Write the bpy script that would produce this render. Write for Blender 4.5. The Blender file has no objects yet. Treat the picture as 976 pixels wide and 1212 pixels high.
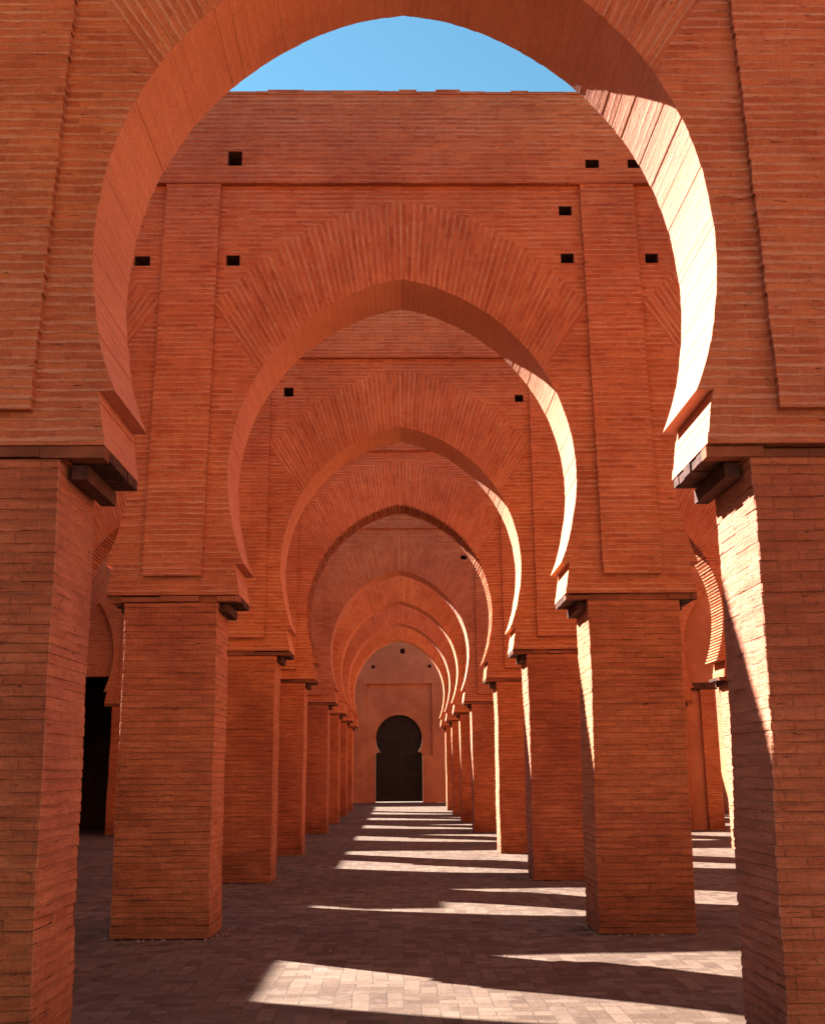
import bpy, math, random
from mathutils import Vector, Matrix
R = random.Random(7)
PI = math.pi
scn = bpy.context.scene
COL = scn.collection

# ------------------------------------------------------------------ mesh helper
class MB:
    def __init__(s):
        s.v = []; s.f = []; s.uv = []; s.m = []
    def quad(s, pts, uvs, mat=0):
        i = len(s.v); s.v += [tuple(p) for p in pts]
        s.f.append(tuple(range(i, i + len(pts)))); s.uv.append(list(uvs)); s.m.append(mat)
    def xz(s, x0, x1, z0, z1, y, mat=0, flip=False):
        if x1 - x0 < 1e-5 or z1 - z0 < 1e-5: return
        p = [(x0, y, z0), (x1, y, z0), (x1, y, z1), (x0, y, z1)]
        if flip: p.reverse()
        s.quad(p, [(q[0], q[2]) for q in p], mat)
    def box(s, x0, x1, y0, y1, z0, z1, mat=0, skip=''):
        if 'f' not in skip: s.xz(x0, x1, z0, z1, y0, mat)
        if 'b' not in skip: s.xz(x0, x1, z0, z1, y1, mat, True)
        if 'l' not in skip:
            p = [(x0, y1, z0), (x0, y0, z0), (x0, y0, z1), (x0, y1, z1)]; s.quad(p, [(q[1], q[2]) for q in p], mat)
        if 'r' not in skip:
            p = [(x1, y0, z0), (x1, y1, z0), (x1, y1, z1), (x1, y0, z1)]; s.quad(p, [(q[1], q[2]) for q in p], mat)
        if 't' not in skip:
            p = [(x0, y0, z1), (x1, y0, z1), (x1, y1, z1), (x0, y1, z1)]; s.quad(p, [(q[0], q[1]) for q in p], mat)
        if 'd' not in skip:
            p = [(x0, y1, z0), (x1, y1, z0), (x1, y0, z0), (x0, y0, z0)]; s.quad(p, [(q[0], q[1]) for q in p], mat)
    def build(s, name, mats, parent=None, loc=(0, 0, 0), weld=False):
        me = bpy.data.meshes.new(name)
        me.from_pydata(s.v, [], s.f)
        ul = me.uv_layers.new(name='UVMap')
        k = 0
        for f in s.uv:
            for u in f:
                ul.data[k].uv = u; k += 1
        if not isinstance(mats, (list, tuple)): mats = [mats]
        for m in mats: me.materials.append(m)
        me.polygons.foreach_set('material_index', s.m)
        me.update()
        o = bpy.data.objects.new(name, me); COL.objects.link(o)
        if parent: o.parent = parent
        o.location = loc
        return o

def rect_holes(mb, x0, x1, zlo, zhi, y, holes, depth=.4, mat=0, holemat=0, xs_extra=()):
    """front wall surface between zlo(x) and zhi with real square recesses"""
    f = zlo if callable(zlo) else (lambda x: zlo)
    hs = [h for h in holes if h[0] > x0 + 1e-4 and h[1] < x1 - 1e-4]
    xs = sorted({x0, x1} | {v for h in hs for v in h[:2]} | {x for x in xs_extra if x0 < x < x1})
    for a, b in zip(xs, xs[1:]):
        if b - a < 1e-5: continue
        hh = sorted([h for h in hs if h[0] <= a + 1e-6 and h[1] >= b - 1e-6], key=lambda h: h[2])
        za, zb = f(a), f(b)
        for h in hh:
            p = [(a, y, za), (b, y, zb), (b, y, h[2]), (a, y, h[2])]
            mb.quad(p, [(q[0], q[2]) for q in p], mat)
            za = zb = h[3]
        p = [(a, y, za), (b, y, zb), (b, y, zhi), (a, y, zhi)]
        mb.quad(p, [(q[0], q[2]) for q in p], mat)
    for (a, b, c, d) in hs:   # inside of the recess
        Y = y + depth
        mb.xz(a, b, c, d, Y, holemat)
        for p in ([(a, y, c), (a, Y, c), (a, Y, d), (a, y, d)], [(b, Y, c), (b, y, c), (b, y, d), (b, Y, d)]):
            mb.quad(p, [(q[1], q[2]) for q in p], holemat)
        for p in ([(a, y, c), (b, y, c), (b, Y, c), (a, Y, c)], [(a, Y, d), (b, Y, d), (b, y, d), (a, y, d)]):
            mb.quad(p, [(q[0], q[1]) for q in p], holemat)

# ------------------------------------------------------------------ materials
class NT:
    def __init__(s, m):
        m.use_nodes = True; s.t = m.node_tree; s.t.nodes.clear()
    def n(s, typ, **kw):
        o = s.t.nodes.new(typ)
        for k, v in kw.items(): setattr(o, k, v)
        return o
    def l(s, a, b): s.t.links.new(a, b)
    def math(s, op, a, b=None, c=None, clamp=False):
        o = s.n('ShaderNodeMath', operation=op); o.use_clamp = clamp
        for i, v in enumerate((a, b, c)):
            if v is None: continue
            if isinstance(v, (int, float)): o.inputs[i].default_value = v
            else: s.l(v, o.inputs[i])
        return o.outputs[0]
    def mix(s, fac, a, b, mode='MIX'):
        o = s.n('ShaderNodeMix', data_type='RGBA', blend_type=mode)
        for i, v in ((0, fac), (6, a), (7, b)):
            if isinstance(v, (int, float)): o.inputs[i].default_value = v
            elif isinstance(v, tuple): o.inputs[i].default_value = (*v, 1)
            else: s.l(v, o.inputs[i])
        return o.outputs[2]
    def noise(s, vec, scale, detail=3, rough=.55, dist=0):
        o = s.n('ShaderNodeTexNoise'); o.inputs['Scale'].default_value = scale
        o.inputs['Detail'].default_value = detail; o.inputs['Roughness'].default_value = rough
        o.inputs['Distortion'].default_value = dist
        s.l(vec, o.inputs['Vector']); return o.outputs['Fac']
    def ramp(s, v, a, b, lo=0., hi=1.):
        o = s.n('ShaderNodeMapRange'); o.interpolation_type = 'SMOOTHSTEP'
        s.l(v, o.inputs[0]); o.inputs[1].default_value = a; o.inputs[2].default_value = b
        o.inputs[3].default_value = lo; o.inputs[4].default_value = hi
        return o.outputs[0]
    def out(s, col, rough, height=None, dist=.01, strength=1., spec=.25):
        b = s.n('ShaderNodeBsdfPrincipled'); o = s.n('ShaderNodeOutputMaterial')
        if isinstance(col, tuple): b.inputs['Base Color'].default_value = (*col, 1)
        else: s.l(col, b.inputs['Base Color'])
        b.inputs['Roughness'].default_value = rough
        b.inputs['Specular IOR Level'].default_value = spec
        if height is not None:
            bp = s.n('ShaderNodeBump'); bp.inputs['Distance'].default_value = dist
            bp.inputs['Strength'].default_value = strength
            s.l(height, bp.inputs['Height']); s.l(bp.outputs[0], b.inputs['Normal'])
        s.l(b.outputs[0], o.inputs[0])

def brick_mat(name, c1, c2, mortar, rowh=.060, bw=.27, hm=.30, vm=.006, amp=1., stain=.5, bump=.012, plaster=0., vj=.3, rw=.5, jh=.5):
    m = bpy.data.materials.new(name); t = NT(m)
    uv = t.n('ShaderNodeUVMap', uv_map='UVMap').outputs[0]
    geo = t.n('ShaderNodeNewGeometry'); pos = geo.outputs['Position']
    # uneven hand-laid courses
    w1 = t.n('ShaderNodeTexNoise'); w1.inputs['Scale'].default_value = 1.3; w1.inputs['Detail'].default_value = 2
    t.l(pos, w1.inputs['Vector'])
    w2 = t.n('ShaderNodeTexNoise'); w2.inputs['Scale'].default_value = 11; w2.inputs['Detail'].default_value = 3
    t.l(pos, w2.inputs['Vector'])
    a = t.n('ShaderNodeVectorMath', operation='SUBTRACT'); t.l(w1.outputs['Color'], a.inputs[0]); a.inputs[1].default_value = (.5, .5, .5)
    b = t.n('ShaderNodeVectorMath', operation='SUBTRACT'); t.l(w2.outputs['Color'], b.inputs[0]); b.inputs[1].default_value = (.5, .5, .5)
    a2 = t.n('ShaderNodeVectorMath', operation='SCALE'); t.l(a.outputs[0], a2.inputs[0]); a2.inputs['Scale'].default_value = .034 * amp
    b2 = t.n('ShaderNodeVectorMath', operation='SCALE'); t.l(b.outputs[0], b2.inputs[0]); b2.inputs['Scale'].default_value = .012 * amp
    s1 = t.n('ShaderNodeVectorMath', operation='ADD'); t.l(a2.outputs[0], s1.inputs[0]); t.l(b2.outputs[0], s1.inputs[1])
    s2 = t.n('ShaderNodeVectorMath', operation='ADD'); t.l(uv, s2.inputs[0]); t.l(s1.outputs[0], s2.inputs[1])
    vec = s2.outputs[0]
    br = t.n('ShaderNodeTexBrick'); br.offset = .5; br.squash = 1
    t.l(vec, br.inputs['Vector'])
    br.inputs['Color1'].default_value = (0, 0, 0, 1); br.inputs['Color2'].default_value = (1, 1, 1, 1)
    br.inputs['Mortar'].default_value = (.5, .5, .5, 1)
    br.inputs['Scale'].default_value = 1; br.inputs['Mortar Size'].default_value = vm
    br.inputs['Mortar Smooth'].default_value = .6; br.inputs['Bias'].default_value = 0
    br.inputs['Brick Width'].default_value = bw; br.inputs['Row Height'].default_value = rowh
    # flush mortar band along every bed joint, of varying width
    sep = t.n('ShaderNodeSeparateXYZ'); t.l(vec, sep.inputs[0])
    fr = t.math('FRACT', t.math('DIVIDE', sep.outputs[1], rowh))
    d = t.math('ABSOLUTE', t.math('SUBTRACT', fr, .5))            # .5 at the joint
    nz = t.noise(pos, 6., 4, .6)
    st = t.n('ShaderNodeMapping'); st.inputs['Scale'].default_value = (2.6, 19., 1.); t.l(vec, st.inputs[0])
    streak = t.noise(st.outputs[0], 1., 3, .65)
    rowid = t.n('ShaderNodeTexWhiteNoise', noise_dimensions='1D')
    t.l(t.math('FLOOR', t.math('ADD', t.math('DIVIDE', sep.outputs[1], rowh), .5)), rowid.inputs['W'])
    nz = t.math('ADD', t.math('MULTIPLY', nz, 1.2), t.math('MULTIPLY', rowid.outputs['Value'], .35))
    nz = t.math('ADD', nz, t.math('MULTIPLY', t.math('SUBTRACT', streak, .5), 1.1))
    wid = t.math('MULTIPLY_ADD', nz, -.36, .5 - hm / 2 + .26)       # threshold
    bed = t.math('SMOOTH_MAX', t.math('MULTIPLY', t.math('SUBTRACT', d, wid), 7), 0., .1)
    bed = t.math('MINIMUM', bed, 1.)
    vis = t.ramp(t.noise(pos, 5.3, 3, .6), .30, .52, .35, 1.)
    joint = t.math('MULTIPLY', t.math('MAXIMUM', bed, t.math('MULTIPLY', br.outputs['Fac'], vj)), vis)
    big = t.noise(pos, .7, 4, .6); mid = t.noise(pos, 4.5, 4, .6); fine = t.noise(pos, 38., 4, .7); grain = t.noise(pos, 160., 2, .6)
    rnd = t.n('ShaderNodeSeparateColor'); t.l(br.outputs['Color'], rnd.inputs[0])
    k = t.math('MULTIPLY', rnd.outputs[0], rw)
    k = t.math('MULTIPLY_ADD', t.math('SUBTRACT', streak, .5), 2.4, k)
    k = t.math('MULTIPLY_ADD', t.math('SUBTRACT', mid, .5), 1.0, k)
    k = t.math('ADD', k, .5 - rw * .5, clamp=True)
    col = t.mix(k, c1, c2)
    col = t.mix(t.math('MULTIPLY', joint, t.math('MULTIPLY_ADD', t.noise(pos, 2.1, 3, .6), .9, .28, clamp=True)), col, mortar)
    # worn bricks smeared with mortar / dark weathering patches
    sm = t.ramp(t.math('ADD', t.math('MULTIPLY', mid, .6), t.math('MULTIPLY', streak, .4)), .50, .62)
    col = t.mix(t.math('MULTIPLY', sm, .40 + plaster * .4), col, tuple(.45 * x + .55 * y for x, y in zip(c1, mortar)))
    dk = t.ramp(big, .36, .62)
    col = t.mix(1., col, t.mix(dk, tuple(1 - stain * x for x in (.30, .42, .42)), (1.04, 1.02, 1.0)), 'MULTIPLY')
    drift = t.ramp(t.noise(pos, .16, 2, .5), .38, .62)
    col = t.mix(1., col, t.mix(drift, (1.05, 1.02, .92), (.95, .92, 1.02)), 'MULTIPLY')
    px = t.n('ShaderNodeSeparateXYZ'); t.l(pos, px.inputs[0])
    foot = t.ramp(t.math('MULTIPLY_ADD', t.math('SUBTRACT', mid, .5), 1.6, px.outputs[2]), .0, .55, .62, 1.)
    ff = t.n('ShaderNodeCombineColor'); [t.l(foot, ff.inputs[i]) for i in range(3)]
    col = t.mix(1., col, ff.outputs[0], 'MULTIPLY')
    # small missing chips and pits, stretched along the courses
    pit = t.ramp(t.noise(st.outputs[0], 3.1, 3, .6), .66, .73)
    pit = t.math('MULTIPLY', pit, 1 - plaster)
    col = t.mix(t.math('MULTIPLY', pit, .75), col, tuple(x * .35 for x in c2))
    fv = t.math('MULTIPLY_ADD', t.math('SUBTRACT', fine, .5), .55, 1.)
    fc = t.n('ShaderNodeCombineColor'); [t.l(fv, fc.inputs[i]) for i in range(3)]
    col = t.mix(1., col, fc.outputs[0], 'MULTIPLY')
    h = t.math('MULTIPLY_ADD', joint, jh * (1 - plaster), 1.)
    h = t.math('MULTIPLY_ADD', fine, .75, h)
    h = t.math('MULTIPLY_ADD', streak, 1.2 * (1 - plaster), h)
    h = t.math('MULTIPLY_ADD', mid, .8, h)
    h = t.math('MULTIPLY_ADD', grain, .25, h)
    h = t.math('MULTIPLY_ADD', rnd.outputs[0], .3 * (1 - plaster), h)
    h = t.math('MULTIPLY_ADD', pit, -1.2, h)
    t.out(col, .92, h, bump)
    return m

def plaster_mat(name, c1, c2, bump=.01):
    m = bpy.data.materials.new(name); t = NT(m)
    pos = t.n('ShaderNodeNewGeometry').outputs['Position']
    big = t.noise(pos, .55, 5, .6, .4); mid = t.noise(pos, 3, 4); fine = t.noise(pos, 30, 5, .65)
    col = t.mix(t.ramp(big, .35, .65), c1, c2)
    col = t.mix(t.math('MULTIPLY', t.ramp(mid, .5, .72), .4), col, tuple(x * 1.12 for x in c1))
    h = t.math('MULTIPLY_ADD', fine, .35, mid)
    t.out(col, .9, h, bump)
    return m

def wood_mat(name, c1, c2, rough=.75):
    m = bpy.data.materials.new(name); t = NT(m)
    pos = t.n('ShaderNodeNewGeometry').outputs['Position']
    mp = t.n('ShaderNodeMapping'); mp.inputs['Scale'].default_value = (3, 3, 3); t.l(pos, mp.inputs[0])
    n1 = t.noise(mp.outputs[0], 3, 5, .6, 1.5); n2 = t.noise(pos, 45, 3)
    col = t.mix(t.ramp(n1, .35, .65), c1, c2)
    t.out(col, rough, t.math('MULTIPLY_ADD', n2, .4, n1), .012)
    return m

C1 = (.52, .176, .066); C2 = (.34, .084, .030); MO = (.57, .285, .150)
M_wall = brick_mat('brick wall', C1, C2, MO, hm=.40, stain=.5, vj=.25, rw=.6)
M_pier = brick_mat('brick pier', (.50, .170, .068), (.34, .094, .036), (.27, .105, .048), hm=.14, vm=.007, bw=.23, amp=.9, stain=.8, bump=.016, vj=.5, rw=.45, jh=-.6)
M_reveal = brick_mat('brick pier side with painted light', (.58, .235, .120), (.42, .140, .064), (.40, .18, .10), hm=.12, vm=.006, bw=.23, amp=.9, stain=.5, bump=.014, vj=.6, rw=.5, jh=-.6)  # pier side faces: brightness of sun and bounce painted into a paler brick tone
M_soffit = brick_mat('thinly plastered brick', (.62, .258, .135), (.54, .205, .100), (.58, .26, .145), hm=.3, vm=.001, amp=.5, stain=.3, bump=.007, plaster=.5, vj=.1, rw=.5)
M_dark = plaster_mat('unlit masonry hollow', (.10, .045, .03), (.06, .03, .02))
M_mortar = plaster_mat('lime mortar', (.55, .28, .155), (.40, .17, .085))
M_plaster = plaster_mat('red clay render', (.47, .185, .088), (.36, .128, .058))
M_capclay = plaster_mat('clay-smeared board ends', (.30, .095, .042), (.12, .040, .020), .02)
M_timber = wood_mat('old cedar', (.10, .034, .018), (.05, .018, .010))
M_door = wood_mat('dark door wood', (.014, .007, .005), (.006, .004, .003), .6)
M_rail = wood_mat('door rail wood', (.026, .012, .008), (.014, .007, .005), .6)
M_iron = wood_mat('iron', (.03, .022, .018), (.02, .015, .012), .5)

def floor_mat():
    m = bpy.data.materials.new('worn brick paving'); t = NT(m)
    pos = t.n('ShaderNodeNewGeometry').outputs['Position']
    w = t.n('ShaderNodeTexNoise'); w.inputs['Scale'].default_value = 2.2; w.inputs['Detail'].default_value = 3; t.l(pos, w.inputs['Vector'])
    a = t.n('ShaderNodeVectorMath', operation='SCALE'); t.l(w.outputs['Color'], a.inputs[0]); a.inputs['Scale'].default_value = .045
    s2 = t.n('ShaderNodeVectorMath', operation='ADD'); t.l(pos, s2.inputs[0]); t.l(a.outputs[0], s2.inputs[1])
    def brick(vec, bw, rh, ms):
        br = t.n('ShaderNodeTexBrick'); br.offset = .5; t.l(vec, br.inputs['Vector'])
        br.inputs['Color1'].default_value = (0, 0, 0, 1); br.inputs['Color2'].default_value = (1, 1, 1, 1)
        br.inputs['Mortar'].default_value = (.4, .4, .4, 1); br.inputs['Scale'].default_value = 1
        br.inputs['Mortar Size'].default_value = ms; br.inputs['Mortar Smooth'].default_value = .4
        br.inputs['Brick Width'].default_value = bw; br.inputs['Row Height'].default_value = rh
        return br
    # panels of paving laid in the two directions in turn
    ck = t.n('ShaderNodeTexChecker'); ck.inputs['Scale'].default_value = 1 / .5
    ck.inputs['Color1'].default_value = (0, 0, 0, 1); ck.inputs['Color2'].default_value = (1, 1, 1, 1); t.l(s2.outputs[0], ck.inputs['Vector'])
    A = brick(s2.outputs[0], .25, .125, .006)
    rot = t.n('ShaderNodeMapping'); rot.inputs['Rotation'].default_value = (0, 0, PI / 2); t.l(s2.outputs[0], rot.inputs[0])
    B = brick(rot.outputs[0], .25, .125, .006)
    col = t.mix(ck.outputs['Fac'], A.outputs['Color'], B.outputs['Color'])
    j = t.math('ADD', t.math('MULTIPLY', A.outputs['Fac'], t.math('SUBTRACT', 1., ck.outputs['Fac'])), t.math('MULTIPLY', B.outputs['Fac'], ck.outputs['Fac']))
    sc = t.n('ShaderNodeSeparateColor'); t.l(col, sc.inputs[0])
    mid = t.noise(pos, 3.2, 5, .65); fine = t.noise(pos, 30, 5, .7); big = t.noise(pos, .5, 3)
    k = t.math('MULTIPLY_ADD', t.math('SUBTRACT', mid, .5), 1.3, sc.outputs[0], clamp=True)
    c = t.mix(k, (.178, .112, .072), (.092, .048, .028))
    c = t.mix(t.math('MULTIPLY', j, .45), c, (.08, .048, .034))
    c = t.mix(t.math('MULTIPLY', t.ramp(mid, .48, .7), .6), c, (.21, .145, .108))
    c = t.mix(1., c, t.mix(t.ramp(big, .35, .65), (.78, .74, .72), (1., 1., 1.)), 'MULTIPLY')
    fv = t.math('MULTIPLY_ADD', t.math('SUBTRACT', fine, .5), .6, 1.)
    fc = t.n('ShaderNodeCombineColor'); [t.l(fv, fc.inputs[i]) for i in range(3)]
    c = t.mix(1., c, fc.outputs[0], 'MULTIPLY')
    h = t.math('MULTIPLY_ADD', j, -.8, 1.); h = t.math('MULTIPLY_ADD', fine, .5, h); h = t.math('MULTIPLY_ADD', mid, 1.2, h)
    h = t.math('MULTIPLY_ADD', sc.outputs[0], .4, h)
    t.out(c, .9, h, .014)
    return m
M_floor = floor_mat()

# ------------------------------------------------------------------ arch profile (metres, centre of an arch at x=0)
PITCH = 4.90; HALF = PITCH / 2
ARC_C, ARC_Z, ARC_R = .424, 4.80, 2.339
FAN_Z = 3.60
Z_CAP = 3.36; Z_BASE = 3.44; Z_TIP = 3.77; Z_FAN = 6.0; Z_FANOUT = 6.79
Z_STRIP = 3.64; Z_FRIEZE = 8.31
PHI0 = math.radians(33.97)
ROW = .060
def arc_x(z): return math.sqrt(max(0, ARC_R ** 2 - (z - ARC_Z) ** 2)) - ARC_C
def arc_fan(phi):
    s, c = math.sin(phi), math.cos(phi)
    # |(r s + C, r c - (ARC_Z-FAN_Z))| = ARC_R
    h = ARC_Z - FAN_Z
    b = s * ARC_C - c * h; cc = ARC_C ** 2 + h ** 2 - ARC_R ** 2
    r = -b + math.sqrt(b * b - cc)
    return r
_r = arc_fan(PHI0); Z_FAN = FAN_Z + _r * math.cos(PHI0)
OUT = [(2.149, 6.79), (1.98, 6.965), (1.62, 7.33), (1.22, 7.64), (.88, 7.83), (.54, 7.97), (.25, 8.05), (0, 8.09)]
def out_fan(phi):
    s, c = math.sin(phi), math.cos(phi)
    for (xa, za), (xb, zb) in zip(OUT, OUT[1:]):
        za -= FAN_Z; zb -= FAN_Z
        # ray x=r s, z=r c ; cross with segment
        dx, dz = xb - xa, zb - za
        den = s * dz - c * dx
        if abs(den) < 1e-9: continue
        r = (xa * dz - za * dx) / den
        x = r * s
        if xb - 1e-6 <= x <= xa + 1e-6: return r
    return math.hypot(OUT[0][0], OUT[0][1] - FAN_Z) if phi > .3 else OUT[-1][1] - FAN_Z
def out_z(x):
    x = abs(x)
    if x >= OUT[0][0]: return OUT[0][1]
    for (xa, za), (xb, zb) in zip(OUT, OUT[1:]):
        if xb <= x <= xa: return zb + (za - zb) * (x - xb) / (xa - xb)

def half_profile(rng, jit, tooth=0.):
    ROW = .032 if tooth else .060
    """courses from springing to crown: list of dict(inner a,b ; outer a,b ; kind)"""
    L = []
    zs = []; z = Z_TIP
    n = round((Z_FAN - Z_TIP) / ROW)
    for i in range(n):
        a = Z_TIP + (Z_FAN - Z_TIP) * i / n; b = Z_TIP + (Z_FAN - Z_TIP) * (i + 1) / n
        j = rng.uniform(-jit, jit) + (tooth * (1 if i % 2 else -.3))
        L.append(('row', (arc_x(a) + j, a), (arc_x(b) + j, b), (HALF, a), (HALF, b)))
    n = round(PHI0 * 3.3 / ROW)
    for i in range(n):
        p = PHI0 * (1 - i / n); q = PHI0 * (1 - (i + 1) / n)
        j = rng.uniform(-jit, jit) + (tooth * (1 if i % 2 else -.3))
        def P(phi, r): return (r * math.sin(phi), FAN_Z + r * math.cos(phi))
        L.append(('fan', P(p, arc_fan(p) + j), P(q, arc_fan(q) + j), P(p, out_fan(p)), P(q, out_fan(q)), p, q))
    return L

HOLES = {  # real putlog holes left by the scaffolding: per wall, x0, x1, z0, z1
    1: [(-2.98, -2.80, 7.6, 7.75)],
    2: [(-2.015, -1.86, 7.27, 7.40), (-3.07, -2.89, 7.27, 7.39), (1.85, 2.00, 7.91, 8.03), (1.85, 2.0, 7.30, 7.42), (2.83, 2.98, 7.30, 7.42)],
    3: [(-1.92, -1.765, 7.63, 7.79), (1.90, 2.04, 7.53, 7.65)],
    5: [(1.74, 1.90, 7.40, 7.51)],
    4: [(-6.9, -6.75, 7.3, 7.42)],
    6: [], 7: [], 8: [], 0: []}
FHOLES = {2: [(-2.03, -1.865, 8.525, 8.715), (2.18, 2.34, 8.50, 8.61), (2.68, 2.84, 8.50, 8.61)]}
T = .82

def masonry(k, yf, top, tooth, rng):
    m = MB(); yb = yf + T
    PROUD = .055
    for c in (-9.8, -4.9, 0., 4.9, 9.8):
        tooth_k = tooth
        for sgn in (-1, 1):
            lim = HALF if not (abs(c) > 9 and c * sgn > 0) else 2.0
            prof = half_profile(rng, .0028, tooth_k)
            def W(p, y): return (c + sgn * p[0], y, p[1])
            def N(p):
                x, z = p
                if z < 4.3: x += .03 * (4.3 - z) / .53
                if k == 1:
                    x *= 1 - .018 * min(1, max(0, (z - 4) / 1.))
                    if z > ARC_Z: z = ARC_Z + (z - ARC_Z) * .962
                    z -= .028 * math.exp(-(x / .28) ** 2) if z > 6 else 0
                if k == 4 and c > 3 and c < 6 and sgn > 0: x -= .09
                return (x, z)
            def add(pts, uvs, mat=0):
                if sgn < 0: pts = pts[::-1]; uvs = uvs[::-1]
                m.quad(pts, uvs, mat)
            # corbelled springer below the arch tip
            nr = 5
            jj = [rng.uniform(-.004, .004) for _ in range(nr)]
            sp = []
            for i in range(nr):
                a = Z_BASE + (Z_TIP - Z_BASE) * i / nr; b = Z_BASE + (Z_TIP - Z_BASE) * (i + 1) / nr
                xa = 1.745 + (1.80 - 1.745) * (i / nr) ** 1.2; xb = 1.745 + (1.80 - 1.745) * ((i + 1) / nr) ** 1.2
                sp.append(('row', (xa + jj[i], a), (xb + jj[i], b), (HALF, a), (HALF, b)))
            allp = sp + [(e[0], N(e[1]), N(e[2])) + tuple(e[3:]) for e in prof]
            poly = []
            for e in allp: poly += [e[1], e[2]]
            # front and back faces
            for e in allp:
                a, b, A, B = e[1], e[2], e[3], e[4]
                if e[0] == 'row':
                    A = (lim, A[1]); B = (lim, B[1])
                    u = [(c + sgn * q[0], q[1]) for q in (a, A, B, b)]
                    add([W(a, yf), W(A, yf), W(B, yf), W(b, yf)], u)
                    u = [(c + sgn * q[0], q[1]) for q in (b, B, A, a)]
                    add([W(b, yb), W(B, yb), W(A, yb), W(a, yb)], u)
                else:
                    p, q = e[5], e[6]
                    rr = lambda s: math.hypot(s[0], s[1] - FAN_Z)
                    u = [(rr(a) + c, p * 3.3 * sgn), (rr(A) + c, p * 3.3 * sgn), (rr(B) + c, q * 3.3 * sgn), (rr(b) + c, q * 3.3 * sgn)]
                    add([W(a, yf), W(A, yf), W(B, yf), W(b, yf)], u)
                    add([W(b, yb), W(B, yb), W(A, yb), W(a, yb)], u[::-1])
            # intrados (with the ledges between courses)
            s = 0.
            for i, (a, b) in enumerate(zip(poly, poly[1:])):
                L = math.hypot(b[0] - a[0], b[1] - a[1])
                add([W(a, yb), W(a, yf), W(b, yf), W(b, yb)], [(yb, s), (yf, s), (yf, s + L), (yb, s + L)], 1)
                s += L if L > .03 or i % 2 == 0 else 0
            # bottom
            a = poly[0]
            add([W(a, yb), W((lim, a[1]), yb), W((lim, a[1]), yf), W(a, yf)], [(0, 0), (1, 0), (1, 1), (0, 1)])
            # triangle between the row courses and the fan: rows from Z_FAN to Z_FANOUT
            n = 12
            p0 = N((arc_fan(PHI0) * math.sin(PHI0), Z_FAN)); p1 = (out_fan(PHI0) * math.sin(PHI0), FAN_Z + out_fan(PHI0) * math.cos(PHI0))
            def ln(q): return (min(p0[0] + (p1[0] - p0[0]) * q, lim), p0[1] + (p1[1] - p0[1]) * q)
            for i in range(n):
                za = Z_FAN + (p1[1] - Z_FAN) * i / n; zb = Z_FAN + (p1[1] - Z_FAN) * (i + 1) / n
                pa, pb = ln(i / n), ln((i + 1) / n)
                for yy, fl in ((yf, 0), (yb, 1)):
                    P = [W(pa, yy), W((lim, za), yy), W((lim, zb), yy), W(pb, yy)]; U = [(q[0], q[2]) for q in P]
                    if fl: P = P[::-1]; U = U[::-1]
                    add(P, U)
        # above the fan
        x0 = c - (HALF if c > -9 else 2.0); x1 = c + (HALF if c < 9 else 2.0)
        hs = HOLES.get(k, [])
        ex = [c + s * x for x, z in OUT for s in (-1, 1)]
        rect_holes(m, x0, x1, (lambda x: out_z(x - c)), Z_FRIEZE, yf, hs, .42, 0, 2, ex)
        xs = sorted({x0, x1} | {e for e in ex if x0 < e < x1})
        for a, b in zip(xs, xs[1:]):
            P = [(a, yb, top), (b, yb, top), (b, yb, out_z(b - c)), (a, yb, out_z(a - c))]
            m.quad(P, [(q[0], q[2]) for q in P])
    # upper body behind the frieze
    X = 11.8
    m.quad([(-X, yf, Z_FRIEZE), (X, yf, Z_FRIEZE), (X, yf, top), (-X, yf, top)], [(-X, Z_FRIEZE), (X, Z_FRIEZE), (X, top), (-X, top)]) if k not in FHOLES else None
    m.quad([(-X, yf, top), (X, yf, top), (X, yb, top), (-X, yb, top)], [(-X, 0), (X, 0), (X, 1), (-X, 1)])
    return m

def frieze(k, yf, top, rng):
    m = MB(); y = yf - .055; X = 11.8
    rect_holes(m, -X, X, Z_FRIEZE, top - .05, y, FHOLES.get(k, []), .45, 0, 1)
    m.quad([(-X, yf, Z_FRIEZE), (X, yf, Z_FRIEZE), (X, y, Z_FRIEZE), (-X, y, Z_FRIEZE)], [(-X, 0), (X, 0), (X, .05), (-X, .05)])
    return m

def coping(yf, top, rng):
    m = MB(); x = -11.8
    while x < 11.78:
        w = min(rng.choice((.14, .22, .22, .3, .45, .6)), 11.8 - x)
        h = rng.uniform(-.030, .002); d = rng.uniform(0, .018)
        m.box(x, x + w - .006, yf - .062 - d, yf + T + .02, top - .05 + .002, top + h + .008)
        m.box(x + w - .006, x + w, yf - .058, yf + T + .01, top - .045, top - .012)
        x += w
    return m

def tiles(yf, rng):
    """thin tile course at the foot of the frieze, open joints between"""
    m = MB(); x = -11.8
    while x < 11.75:
        w = rng.uniform(.22, .34)
        m.box(x, x + w - .012, yf - .055 - .022 + rng.uniform(0, .008), yf - .003, Z_FRIEZE - .018 - rng.uniform(0, .006), Z_FRIEZE - .003)
        m.box(x + w - .012, x + w, yf - .06, yf - .003, Z_FRIEZE - .012, Z_FRIEZE - .003)
        x += w
    return m

def strip(cx, yf, rng, half=.315, z0=Z_STRIP, z1=Z_FRIEZE, proud=.055, lean=0.):
    m = MB(); n = round((z1 - z0) / ROW); y = yf - proud
    pa = None
    for i in range(n):
        a = z0 + (z1 - z0) * i / n; b = z0 + (z1 - z0) * (i + 1) / n
        dx = lean * ((a + b) / 2 - 5.0)
        l = cx - half + dx + rng.uniform(-.0045, .0045); r = cx + half + dx + rng.uniform(-.0045, .0045)
        if i == 0: sk = 'b'
        else: sk = 'b'
        m.box(l, r, y, yf - .001 if False else yf + .003, a, b, 0, 'bd' if i else 'b')
    return m

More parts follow.
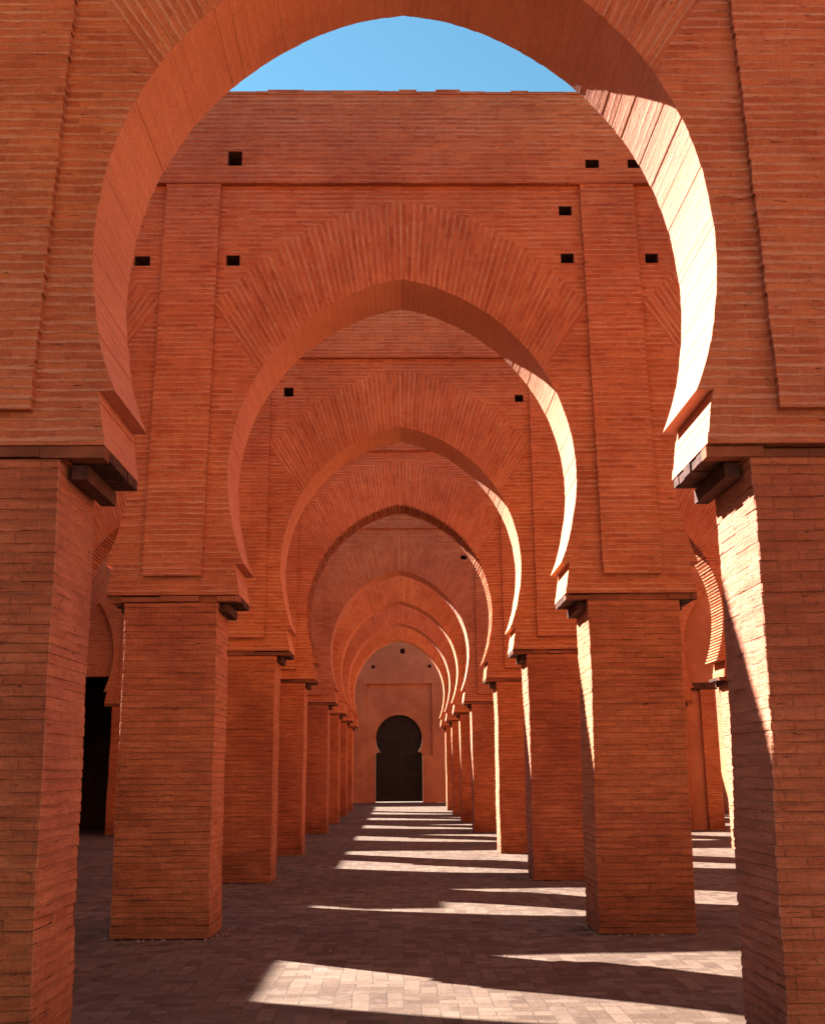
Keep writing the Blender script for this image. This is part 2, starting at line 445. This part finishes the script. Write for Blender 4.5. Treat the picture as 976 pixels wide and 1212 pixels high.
def pier_mesh(rng, w=.98, t=.76, h=Z_CAP, lean=0., z_fix=1.6):
    m = MB(); n = 55; rh = h / n
    fr = .80
    cuts = {}
    prof = []
    # gentle bulge and lean of an old pier
    bx, by = rng.uniform(-.006, .006), rng.uniform(-.005, .005)
    zz = [0.]
    for i in range(n): zz.append(zz[-1] + rng.uniform(.82, 1.18))
    zz = [q * h / zz[-1] for q in zz]
    prev_out = None
    for i in range(n):
        z0 = zz[i]; z2 = zz[i + 1]; z1 = z0 + (z2 - z0) * fr; rl = z2 - z0
        wob = .003 * math.sin(i * .35 + bx * 900)
        hx, hy = w / 2 + wob + .0, t / 2
        ox = bx * math.sin(i * .12) * 1.5 + lean * (zz[i] - z_fix); oy = by * math.sin(i * .15) * 1.5
        worn = .010 if (i < 16 and rng.random() < .25) else 0
        sides = []
        pts = []
        def side(p, q, nx, ny, nb):
            L = math.hypot(q[0] - p[0], q[1] - p[1])
            off = rng.uniform(.1, .22)
            brk = [0] + sorted(min(max((j + off * 2) / nb, .05), .95) for j in range(nb)) + [1]
            for a, b in zip(brk, brk[1:]):
                if b - a < .02: continue
                d = rng.uniform(-.003, .003) - (worn if rng.random() < .3 else 0)
                e = .006 / L
                for s in (a + e, b - e):
                    pts.append((p[0] + (q[0] - p[0]) * s + nx * d + ox, p[1] + (q[1] - p[1]) * s + ny * d + oy, s * L))
        side((-hx, -hy), (hx, -hy), 0, -1, 4); n1 = len(pts)
        side((hx, -hy), (hx, hy), 1, 0, 3); n2 = len(pts)
        side((hx, hy), (-hx, hy), 0, 1, 4); n3 = len(pts)
        side((-hx, hy), (-hx, -hy), -1, 0, 3)
        N = len(pts)
        ins = .004
        inn = []
        for j, (x, y, s) in enumerate(pts):
            inn.append((x - ins * (1 if x > hx * .97 else -1 if x < -hx * .97 else 0), y - ins * (1 if y > hy * .97 else -1 if y < -hy * .97 else 0)))
        for j in range(N):
            k = (j + 1) % N
            a, b = pts[j], pts[k]
            hor = (j < n1 - 1) or (n2 <= j < n3 - 1)
            ua, ub = (a[0], b[0]) if hor else (a[1], b[1])
            def UV(za, zb):
                f = lambda z: .060 * (i + (z - z0) / rl)
                return [(ua, f(za)), (ub, f(za)), (ub, f(zb)), (ua, f(zb))]
            b0 = z0 + .004
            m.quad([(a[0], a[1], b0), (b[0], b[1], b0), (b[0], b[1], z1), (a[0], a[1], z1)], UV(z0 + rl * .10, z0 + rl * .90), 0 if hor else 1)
            ia, ib = inn[j], inn[k]
            m.quad([(a[0], a[1], z1), (b[0], b[1], z1), (*ib, z1 + .002), (*ia, z1 + .002)], UV(z1, z1 + .003))
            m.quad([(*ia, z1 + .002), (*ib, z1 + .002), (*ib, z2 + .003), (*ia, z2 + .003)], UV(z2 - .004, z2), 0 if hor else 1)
            m.quad([(*ia, z0 + .0015), (*ib, z0 + .0015), (b[0], b[1], b0), (a[0], a[1], b0)], UV(z0, z0 + .003))
    m.quad([(-w / 2, -t / 2, h), (w / 2, -t / 2, h), (w / 2, t / 2, h), (-w / 2, t / 2, h)], [(0, 0), (1, 0), (1, 1), (0, 1)])
    return m

def timber_plate(px, yf, rng):
    """layered planks under the springer, with crosswise boards showing from below"""
    m = MB(); hw = HALF - 1.742
    # ragged front boards
    x = px - hw
    while x < px + hw - .02:
        w = min(rng.uniform(.12, .5), px + hw - x)
        d = rng.choice((.004, .012, .03, .045)); z1 = Z_BASE - rng.choice((.003, .010, .022))
        m.box(x, x + w - .003, yf + d, yf + .13, Z_CAP + .006 + rng.uniform(0, .010), z1, 1)
        x += w
    # boards running with the wall, behind
    y = yf + .134
    while y < yf + T - .02:
        w = min(rng.uniform(.11, .16), yf + T - .01 - y)
        m.box(px - hw + rng.uniform(0, .012), px + hw - rng.uniform(0, .012), y, y + w - .012, Z_CAP + .012 + rng.uniform(0, .01), Z_BASE - .002)
        y += w
    return m

def corbel_beam(px, side, yf, rng):
    m = MB(); xi = px + side * .482; xo = px + side * .572
    a, b = min(xi, xo), max(xi, xo)
    y0 = yf + .13 + rng.uniform(0, .03); y1 = yf + T - .015
    m.box(a, b, y0, y1, Z_CAP - .085, Z_CAP + .004)
    return m

# ------------------------------------------------------------------ tagging
def empty(name, loc, label, cat, group=None):
    o = bpy.data.objects.new(name, None); COL.objects.link(o); o.location = loc
    o['label'] = label; o['category'] = cat; o['kind'] = 'thing'
    if group: o['group'] = group
    o.empty_display_size = .2
    return o

WY = {0: -2.0, 1: 5.863, 2: 11.205, 3: 16.594, 4: 21.87, 5: 29.404, 6: 34.98, 7: 40.337, 8: 45.4}
LABEL = {
    0: 'brick arcade wall out of frame behind the viewer',
    1: 'nearest brick arcade wall, its big pointed arch cropped by the frame and showing the sky',
    2: 'second brick arcade wall back, its top edge visible against the blue sky',
    3: 'third brick arcade wall back, two square holes beside its fan of bricks',
    4: 'fourth brick arcade wall back, its arch underside stepped in saw-tooth bricks',
    5: 'fifth brick arcade wall back, small square hole right of its arch, wide bay before it',
    6: 'sixth brick arcade wall back, third smallest of the nested arches',
    7: 'seventh brick arcade wall back, second smallest of the nested arches',
    8: 'farthest and smallest brick arcade wall, standing before the plastered wall with the door'}
TOP = {k: 9.53 for k in WY}; TOP[4] = 9.25

pier_vars = []
for i in range(7):
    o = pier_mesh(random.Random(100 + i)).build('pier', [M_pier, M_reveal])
    pier_vars.append(o.data); bpy.data.objects.remove(o)

def reparent(o, par):
    o.parent = par; o.location = o.location - Vector((0, 0, 0)); return o

for k, yf in WY.items():
    rng = random.Random(50 + k)
    root = empty('arcade_wall', (0, yf, 0), LABEL[k], 'arcade wall', 'parallel brick arcade walls with pointed horseshoe arches')
    loc = (0, -yf, 0)
    masonry(k, yf, TOP[k], .026 if k == 4 else 0., rng).build('masonry', [M_wall, M_soffit if k != 4 else M_wall, M_dark], root, loc)
    frieze(k, yf, TOP[k], rng).build('frieze', [M_wall, M_dark], root, loc)
    coping(yf, TOP[k], rng).build('coping', M_wall, root, loc)
    cj = MB()
    for i in range(14):      # the vertical joint where the two halves of the fan meet
        za = 7.14 + i * (8.06 - 7.14) / 14; w = .010 + rng.uniform(0, .005)
        cj.box(-w, w, yf - .007 - rng.uniform(0, .003), yf - .001 + .003, za, za + .92 / 14)
    cj.build('crown_joint', M_mortar, root, loc)
    tiles(yf, rng).build('tile_course', M_pier, root, loc)
    for px in (-7.35, -2.45, 2.45, 7.35):
        strip(px, yf, rng, lean=(-.026 if k == 1 else -.010 if k == 2 else 0) * (1 if px > 0 else -1)).build('pilaster_strip', M_wall, root, loc)
        sg = 1 if px > 0 else -1
        if k in (1, 2) and abs(px) < 3:      # old piers that have settled slightly out of plumb
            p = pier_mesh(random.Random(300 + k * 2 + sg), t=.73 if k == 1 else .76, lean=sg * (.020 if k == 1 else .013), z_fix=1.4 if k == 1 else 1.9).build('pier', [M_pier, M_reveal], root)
        else:
            p = bpy.data.objects.new('pier', pier_vars[rng.randrange(7)]); COL.objects.link(p); p.parent = root
        if k == 4 and px > 7: px -= .09
        p.location = (px, (T - .05) / 2 - .005 if k == 1 else T / 2 - .02, 0)
        pl = (-p.location[0], -yf - p.location[1], 0)
        timber_plate(px, yf, rng).build('timber_plate', [M_timber, M_capclay], p, pl)
        for s in (-1, 1):
            corbel_beam(px, s, yf, rng).build('corbel_beam', M_timber, p, pl)

# ------------------------------------------------------------------ outer walls along the aisles
YE = 57.0
def long_wall(x0, x1, ztop, face, rng):
    m = MB()
    m.box(x0, x1, -3.5, YE + .8, 0, ztop, 0, 'd')
    if x0 < 0: m.box(x0 - .1, x1, 21.8, 25.4, ztop + .08, ztop + 1.7)  # unseen raised block, added to trim the sun patches on the floor
    y = -3.5
    while y < YE + .7:
        w = min(rng.uniform(.3, .9), YE + .8 - y)
        m.box(x0 - .02, x1 + .02, y, y + w - .01, ztop + .002, ztop + .05 + rng.uniform(0, .02)); y += w
    return m
e = empty('side_wall', (-12.2, 0, 0), 'brick side wall along the left edge of the prayer hall', 'wall')
long_wall(-12.7, -11.802, 10.75, 1, random.Random(3)).build('masonry', M_wall, e, (12.2, 0, 0))
e = empty('side_wall', (12.2, 0, 0), 'sunlit brick side wall along the right edge of the hall', 'wall')
long_wall(11.802, 12.7, 8.55, -1, random.Random(4)).build('masonry', M_wall, e, (-12.2, 0, 0))

# ------------------------------------------------------------------ end wall with recessed panel, holes and door
def horseshoe(z0, w, zn, cz, r, n=28):
    """outline (x,z) from bottom left over the top to bottom right"""
    P = [(-w, z0), (-w, zn - .12), (-w + .03, zn - .04), (-w + .12, zn)]
    a0 = math.asin((cz - zn) / r)
    for i in range(n + 1):
        a = PI + a0 - (PI + 2 * a0) * i / n
        P.append((r * math.cos(a), cz + r * math.sin(a)))
    P += [(w - .12, zn), (w - .03, zn - .04), (w, zn - .12), (w, z0)]
    return P
def end_wall():
    m = MB(); y = YE; yr = YE + .16; top = 9.3; X = 11.8
    PX, PZ0, PZ1 = 1.76, 2.38, 6.12
    holes = [(.09, .33, 7.72, 7.98), (-1.45, -1.28, 6.93, 7.10), (1.56, 1.73, 6.95, 7.12)]
    rect_holes(m, -X, X, PZ1, top, y, holes, .4, 0, 1)
    for s in (-1, 1):
        a, b = sorted((s * PX, s * X)); m.xz(a, b, 0, PZ1, y)
    # reveal of the panel
    for s in (-1, 1):
        p = [(s * PX, y, PZ0), (s * PX, yr, PZ0), (s * PX, yr, PZ1), (s * PX, y, PZ1)]
        if s > 0: p.reverse()
        m.quad(p, [(q[1], q[2]) for q in p])
    m.quad([(-PX, yr, PZ1), (PX, yr, PZ1), (PX, y, PZ1), (-PX, y, PZ1)], [(0, 0)] * 4)
    out = horseshoe(0, 1.235, 2.55, 3.27, 1.225)
    # fill around the door opening column by column, plane y below PZ0 and yr above
    def fill(pts, x_out, plane, zlo, zhi):
        pass
    rd = YE + .55
    L = [p for p in out if p[0] <= 1e-6]
    half = L
    # left side rows from outline to +-PX
    for s in (-1, 1):
        for (a, b) in zip(half, half[1:]):
            if b[1] <= a[1] + 1e-6: continue
            segs = []
            za, zb = a[1], b[1]
            cuts = [za] + ([PZ0] if za < PZ0 < zb else []) + [zb]
            for c, d in zip(cuts, cuts[1:]):
                f = lambda z: a[0] + (b[0] - a[0]) * (z - za) / (zb - za)
                yy = y if (c + d) / 2 < PZ0 else yr
                p = [(-PX, yy, c), (f(c), yy, c), (f(d), yy, d), (-PX, yy, d)]
                if s > 0: p = [(-q[0], q[1], q[2]) for q in p][::-1]
                m.quad(p, [(q[0], q[2]) for q in p])
            # opening reveal
        for (a, b) in zip(half, half[1:]):
            yy = y if (a[1] + b[1]) / 2 < PZ0 else yr
            p = [(a[0], yy, a[1]), (a[0], rd, a[1]), (b[0], rd, b[1]), (b[0], yy, b[1])]
            if s > 0: p = [(-q[0], q[1], q[2]) for q in p][::-1]
            m.quad(p, [(q[1], q[2]) for q in p])
        # ledge of the panel foot
        p = [(-PX, y, PZ0), (-1.235, y, PZ0), (-1.235, yr, PZ0), (-PX, yr, PZ0)]
        if s > 0: p = [(-q[0], q[1], q[2]) for q in p][::-1]
        m.quad(p, [(q[0], q[1]) for q in p])
    zt = max(p[1] for p in out)
    m.xz(-PX, PX, zt, PZ1, yr)
    m.quad([(-X, y, top), (X, y, top), (X, y + .8, top), (-X, y + .8, top)], [(0, 0)] * 4)
    m.xz(-X, X, zt + .02, top, y + .8, 0, True)
    for s in (-1, 1):
        a, b = sorted((s * 1.26, s * X)); m.xz(a, b, 0, zt + .02, y + .8, 0, True)
    return m
e = empty('end_wall', (0, YE, 0), 'plastered red end wall with a square recess around its dark horseshoe doorway', 'wall')
end_wall().build('masonry', [M_plaster, M_dark], e, (0, -YE, 0))
def astragal():
    m = MB(); m.box(-.028, .028, YE + .36, YE + .398, .06, 4.44); return m
d = empty('double_door', (0, YE + .4, 0), 'dark wooden double door in the horseshoe opening of the far wall', 'door')
def door_leaf(s):
    m = MB(); g = .0015
    out = horseshoe(.05, 1.235 - .004, 2.55, 3.27, 1.222)
    y0, y1 = YE + .40, YE + .47
    half = [p for p in out if p[0] <= 1e-6]
    for a, b in zip(half, half[1:]):
        if b[1] <= a[1] + 1e-6: continue
        p = [(a[0], y0, a[1]), (-g, y0, a[1]), (-g, y0, b[1]), (b[0], y0, b[1])]
        q = [(x, y1, z) for x, y, z in p][::-1]
        e1 = [(-g, y0, a[1]), (-g, y1, a[1]), (-g, y1, b[1]), (-g, y0, b[1])]
        for P in (p, q, e1):
            if s > 0: P = [(-v[0], v[1], v[2]) for v in P][::-1]
            m.quad(P, [(v[0], v[2]) for v in P])
    return m
def door_rails(s):
    m = MB()
    for z in (.12, 1.35, 2.45, 3.35):
        a, b = sorted((s * .03, s * 1.12)); m.box(a, b, YE + .37, YE + .398, z, z + .13)
    for x in (.06, 1.0):
        a, b = sorted((s * x, s * (x + .11)))
        m.box(a, b, YE + .372, YE + .399, .25, 1.35); m.box(a, b, YE + .372, YE + .399, 1.48, 2.45)
    for x in (.06, .6):
        a, b = sorted((s * x, s * (x + .09))); m.box(a, b, YE + .372, YE + .399, 2.58, 3.35)
    return m
def studs(s):
    m = MB()
    for z in (.185, 1.415, 2.515):
        for i in range(6):
            x = s * (.13 + i * .18); m.box(x - .02, x + .02, YE + .352, YE + .369, z - .02, z + .02)
    return m
for s in (-1, 1):
    lf = door_leaf(s).build('door_leaf', M_door, d, (0, -YE - .4, 0))
    door_rails(s).build('rail', M_rail, lf); studs(s).build('iron_stud', M_iron, lf)
astragal().build('astragal', M_rail, d, (0, -YE - .4, 0))
mb = MB(); mb.box(.05, .09, YE + .33, YE + .368, 1.2, 1.6); mb.box(.05, .2, YE + .32, YE + .35, 1.38, 1.42)
mb.build('bolt', M_iron, d, (0, -YE - .4, 0))

# ------------------------------------------------------------------ side chambers seen between the piers
# left: blocked bay with a dark doorway into a low room
def blocked_bay():
    m = MB(); y0, y1 = WY[5] + .2, WY[5] + .6
    m.box(-11.8, -9.7, y0, y1, 0, 3.4); m.box(-9.7, -7.95, y0, y1, 4.2, 6.2); m.box(-11.8, -9.7, y0, y1, 3.4, 6.2, 0, 'd')
    return m
e = empty('doorway_wall', (-9.8, WY[5] + .4, 0), 'shadowed wall with a black doorway, glimpsed left between the near brick piers', 'wall')
blocked_bay().build('masonry', M_wall, e, (9.8, -WY[5] - .4, 0))
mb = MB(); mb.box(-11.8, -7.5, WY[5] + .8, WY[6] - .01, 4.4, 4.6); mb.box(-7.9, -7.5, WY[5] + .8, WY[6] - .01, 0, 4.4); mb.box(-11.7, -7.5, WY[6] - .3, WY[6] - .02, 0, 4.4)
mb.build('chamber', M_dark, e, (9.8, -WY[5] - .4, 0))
# right: rendered infill under the fifth wall
e = empty('infill_wall', (9.8, WY[5] + .4, 0), 'stained plastered infill wall glimpsed between the right-hand piers', 'wall')
mb = MB(); y0 = WY[5] + .18
mb.box(7.86, 11.8, y0, y0 + .4, 3.92, 7.0)
mb.box(7.86, 8.27, y0 + .02, y0 + .4, 0, 3.7)
mb.build('rendered_panel', M_plaster, e, (-9.8, -WY[5] - .4, 0))
mb = MB(); mb.box(8.28, 8.70, y0 - .12, y0 + .35, 0, 3.72); mb.build('brick_jamb', M_wall, e, (-9.8, -WY[5] - .4, 0))
mb = MB(); rr = random.Random(5); x = 7.86
while x < 8.72:
    w = rr.uniform(.1, .25); mb.box(x, x + w - .01, y0 - .1 - rr.uniform(0, .06), y0 + .35, 3.73, 3.915 - rr.uniform(0, .02)); x += w
mb.build('corbel_band', M_timber, e, (-9.8, -WY[5] - .4, 0))

# ------------------------------------------------------------------ ground
def ground():
    m = MB(); S = 2500
    m.quad([(-S, -S, -.02), (S, -S, -.02), (S, S, -.02), (-S, S, -.02)], [(0, 0), (1, 0), (1, 1), (0, 1)])
    return m
g = ground().build('ground', plaster_mat('dry earth', (.30, .19, .13), (.24, .15, .10)))
g['kind'] = 'structure'
def paving():
    m = MB(); rng = random.Random(11)
    nx, ny = 60, 160; x0, x1, y0, y1 = -13, 13, -6, 60
    H = {}
    from mathutils import noise
    def P(i, j):
        x = x0 + (x1 - x0) * i / nx; y = y0 + (y1 - y0) * j / ny
        return (x, y, .012 * noise.noise(Vector((x * .5, y * .5, 1.3))) - .004)
    for i in range(nx):
        for j in range(ny):
            p = [P(i, j), P(i + 1, j), P(i + 1, j + 1), P(i, j + 1)]
            m.quad(p, [(q[0], q[1]) for q in p])
    return m
f = paving().build('floor', M_floor)
f['kind'] = 'structure'

def grit():
    m = MB(); rng = random.Random(21)
    def stone(x, y, r):
        h = r * rng.uniform(.5, .9); n = 5; a0 = rng.uniform(0, 6); z = .003
        ring = [(x + r * rng.uniform(.7, 1.2) * math.cos(a0 + 2 * PI * i / n), y + r * rng.uniform(.7, 1.2) * math.sin(a0 + 2 * PI * i / n)) for i in range(n)]
        top = (x + rng.uniform(-.3, .3) * r, y + rng.uniform(-.3, .3) * r, z + h)
        for i in range(n):
            a, b = ring[i], ring[(i + 1) % n]
            m.quad([(*a, z - .01), (*b, z - .01), top], [(0, 0), (1, 0), (0, 1)])
    for k, yf in WY.items():
        if k > 5: continue
        for px in (-2.45, 2.45):
            for i in range(70):
                s = rng.choice('fblr'); u = rng.uniform(-.5, .5); d = abs(rng.gauss(0, .05)) + .012
                if s == 'f': stone(px + u, yf - d, rng.uniform(.004, .016))
                elif s == 'b': stone(px + u, yf + T + d, rng.uniform(.004, .014))
                elif s == 'l': stone(px - .5 - d, yf + .4 + u * .8, rng.uniform(.004, .016))
                else: stone(px + .5 + d, yf + .4 + u * .8, rng.uniform(.004, .016))
    for i in range(420): stone(rng.uniform(-6, 6), rng.uniform(5, 24) ** 1.0, rng.uniform(.003, .010))
    return m
gr = grit().build('grit', plaster_mat('pale grit', (.42, .30, .22), (.25, .14, .09)))
gr['kind'] = 'stuff'; gr['label'] = 'scattered grit and crumbs of brick on the paving'; gr['category'] = 'grit'

# ------------------------------------------------------------------ camera
fpx, pit, yaw, rol = 1253.16, math.radians(13.738), math.radians(.8685), math.radians(-.4492)
cy, sy, cp, sp, cr, sr = math.cos(yaw), math.sin(yaw), math.cos(pit), math.sin(pit), math.cos(rol), math.sin(rol)
Xv = Vector((cy, -sy, 0)); F = Vector((cp * sy, cp * cy, sp)); H = Vector((-sp * sy, -sp * cy, cp))
Rv = cr * Xv + sr * H; U = cr * H - sr * Xv
cam = bpy.data.cameras.new('camera'); co = bpy.data.objects.new('camera', cam); COL.objects.link(co)
mw = Matrix(((Rv.x, U.x, -F.x, -.062), (Rv.y, U.y, -F.y, 0), (Rv.z, U.z, -F.z, 1.6), (0, 0, 0, 1)))
co.matrix_world = mw
cam.sensor_fit = 'VERTICAL'; cam.sensor_height = 24; cam.lens = 24 * fpx / 1212
cam.clip_start = .05; cam.clip_end = 6000
scn.camera = co

# ------------------------------------------------------------------ light
SX, SY, SZ = 1.0, -.68, -1.01
sd = Vector((SX, SY, SZ)).normalized()
ld = bpy.data.lights.new('sun', 'SUN'); ld.energy = 5; ld.angle = math.radians(.5); ld.color = (1, .98, .955)
lo = bpy.data.objects.new('sun', ld); COL.objects.link(lo)
lo.rotation_euler = sd.to_track_quat('-Z', 'Y').to_euler(); lo.location = (-30, 20, 30)
w = bpy.data.worlds.new('World'); scn.world = w; w.use_nodes = True
nt = w.node_tree; nt.nodes.clear()
sky = nt.nodes.new('ShaderNodeTexSky'); sky.sky_type = 'NISHITA'; sky.sun_disc = False
to = -sd
sky.sun_elevation = math.asin(to.z); sky.sun_rotation = math.atan2(to.x, to.y)
sky.altitude = 1200; sky.air_density = 1.0; sky.dust_density = .2; sky.ozone_density = .3
bg = nt.nodes.new('ShaderNodeBackground'); bg.inputs[1].default_value = .05
ow = nt.nodes.new('ShaderNodeOutputWorld')
mx = nt.nodes.new('ShaderNodeMix'); mx.data_type = 'RGBA'; mx.blend_type = 'MULTIPLY'; mx.inputs[0].default_value = 1
mx.inputs[7].default_value = (.55, .88, .80, 1)
nt.links.new(sky.outputs[0], mx.inputs[6]); nt.links.new(mx.outputs[2], bg.inputs[0]); nt.links.new(bg.outputs[0], ow.inputs[0])

scn.render.engine = 'CYCLES'
vs = scn.view_settings
vs.view_transform = 'Standard'; vs.look = 'None'; vs.exposure = 2.58; vs.gamma = 1; vs.use_curve_mapping = False
c = scn.cycles
c.max_bounces = 12; c.diffuse_bounces = 10; c.glossy_bounces = 2
c.use_denoising = True
try: c.denoiser = 'OPENIMAGEDENOISE'
except Exception: pass
c.use_adaptive_sampling = True; c.adaptive_threshold = .01
c.sample_clamp_indirect = 0
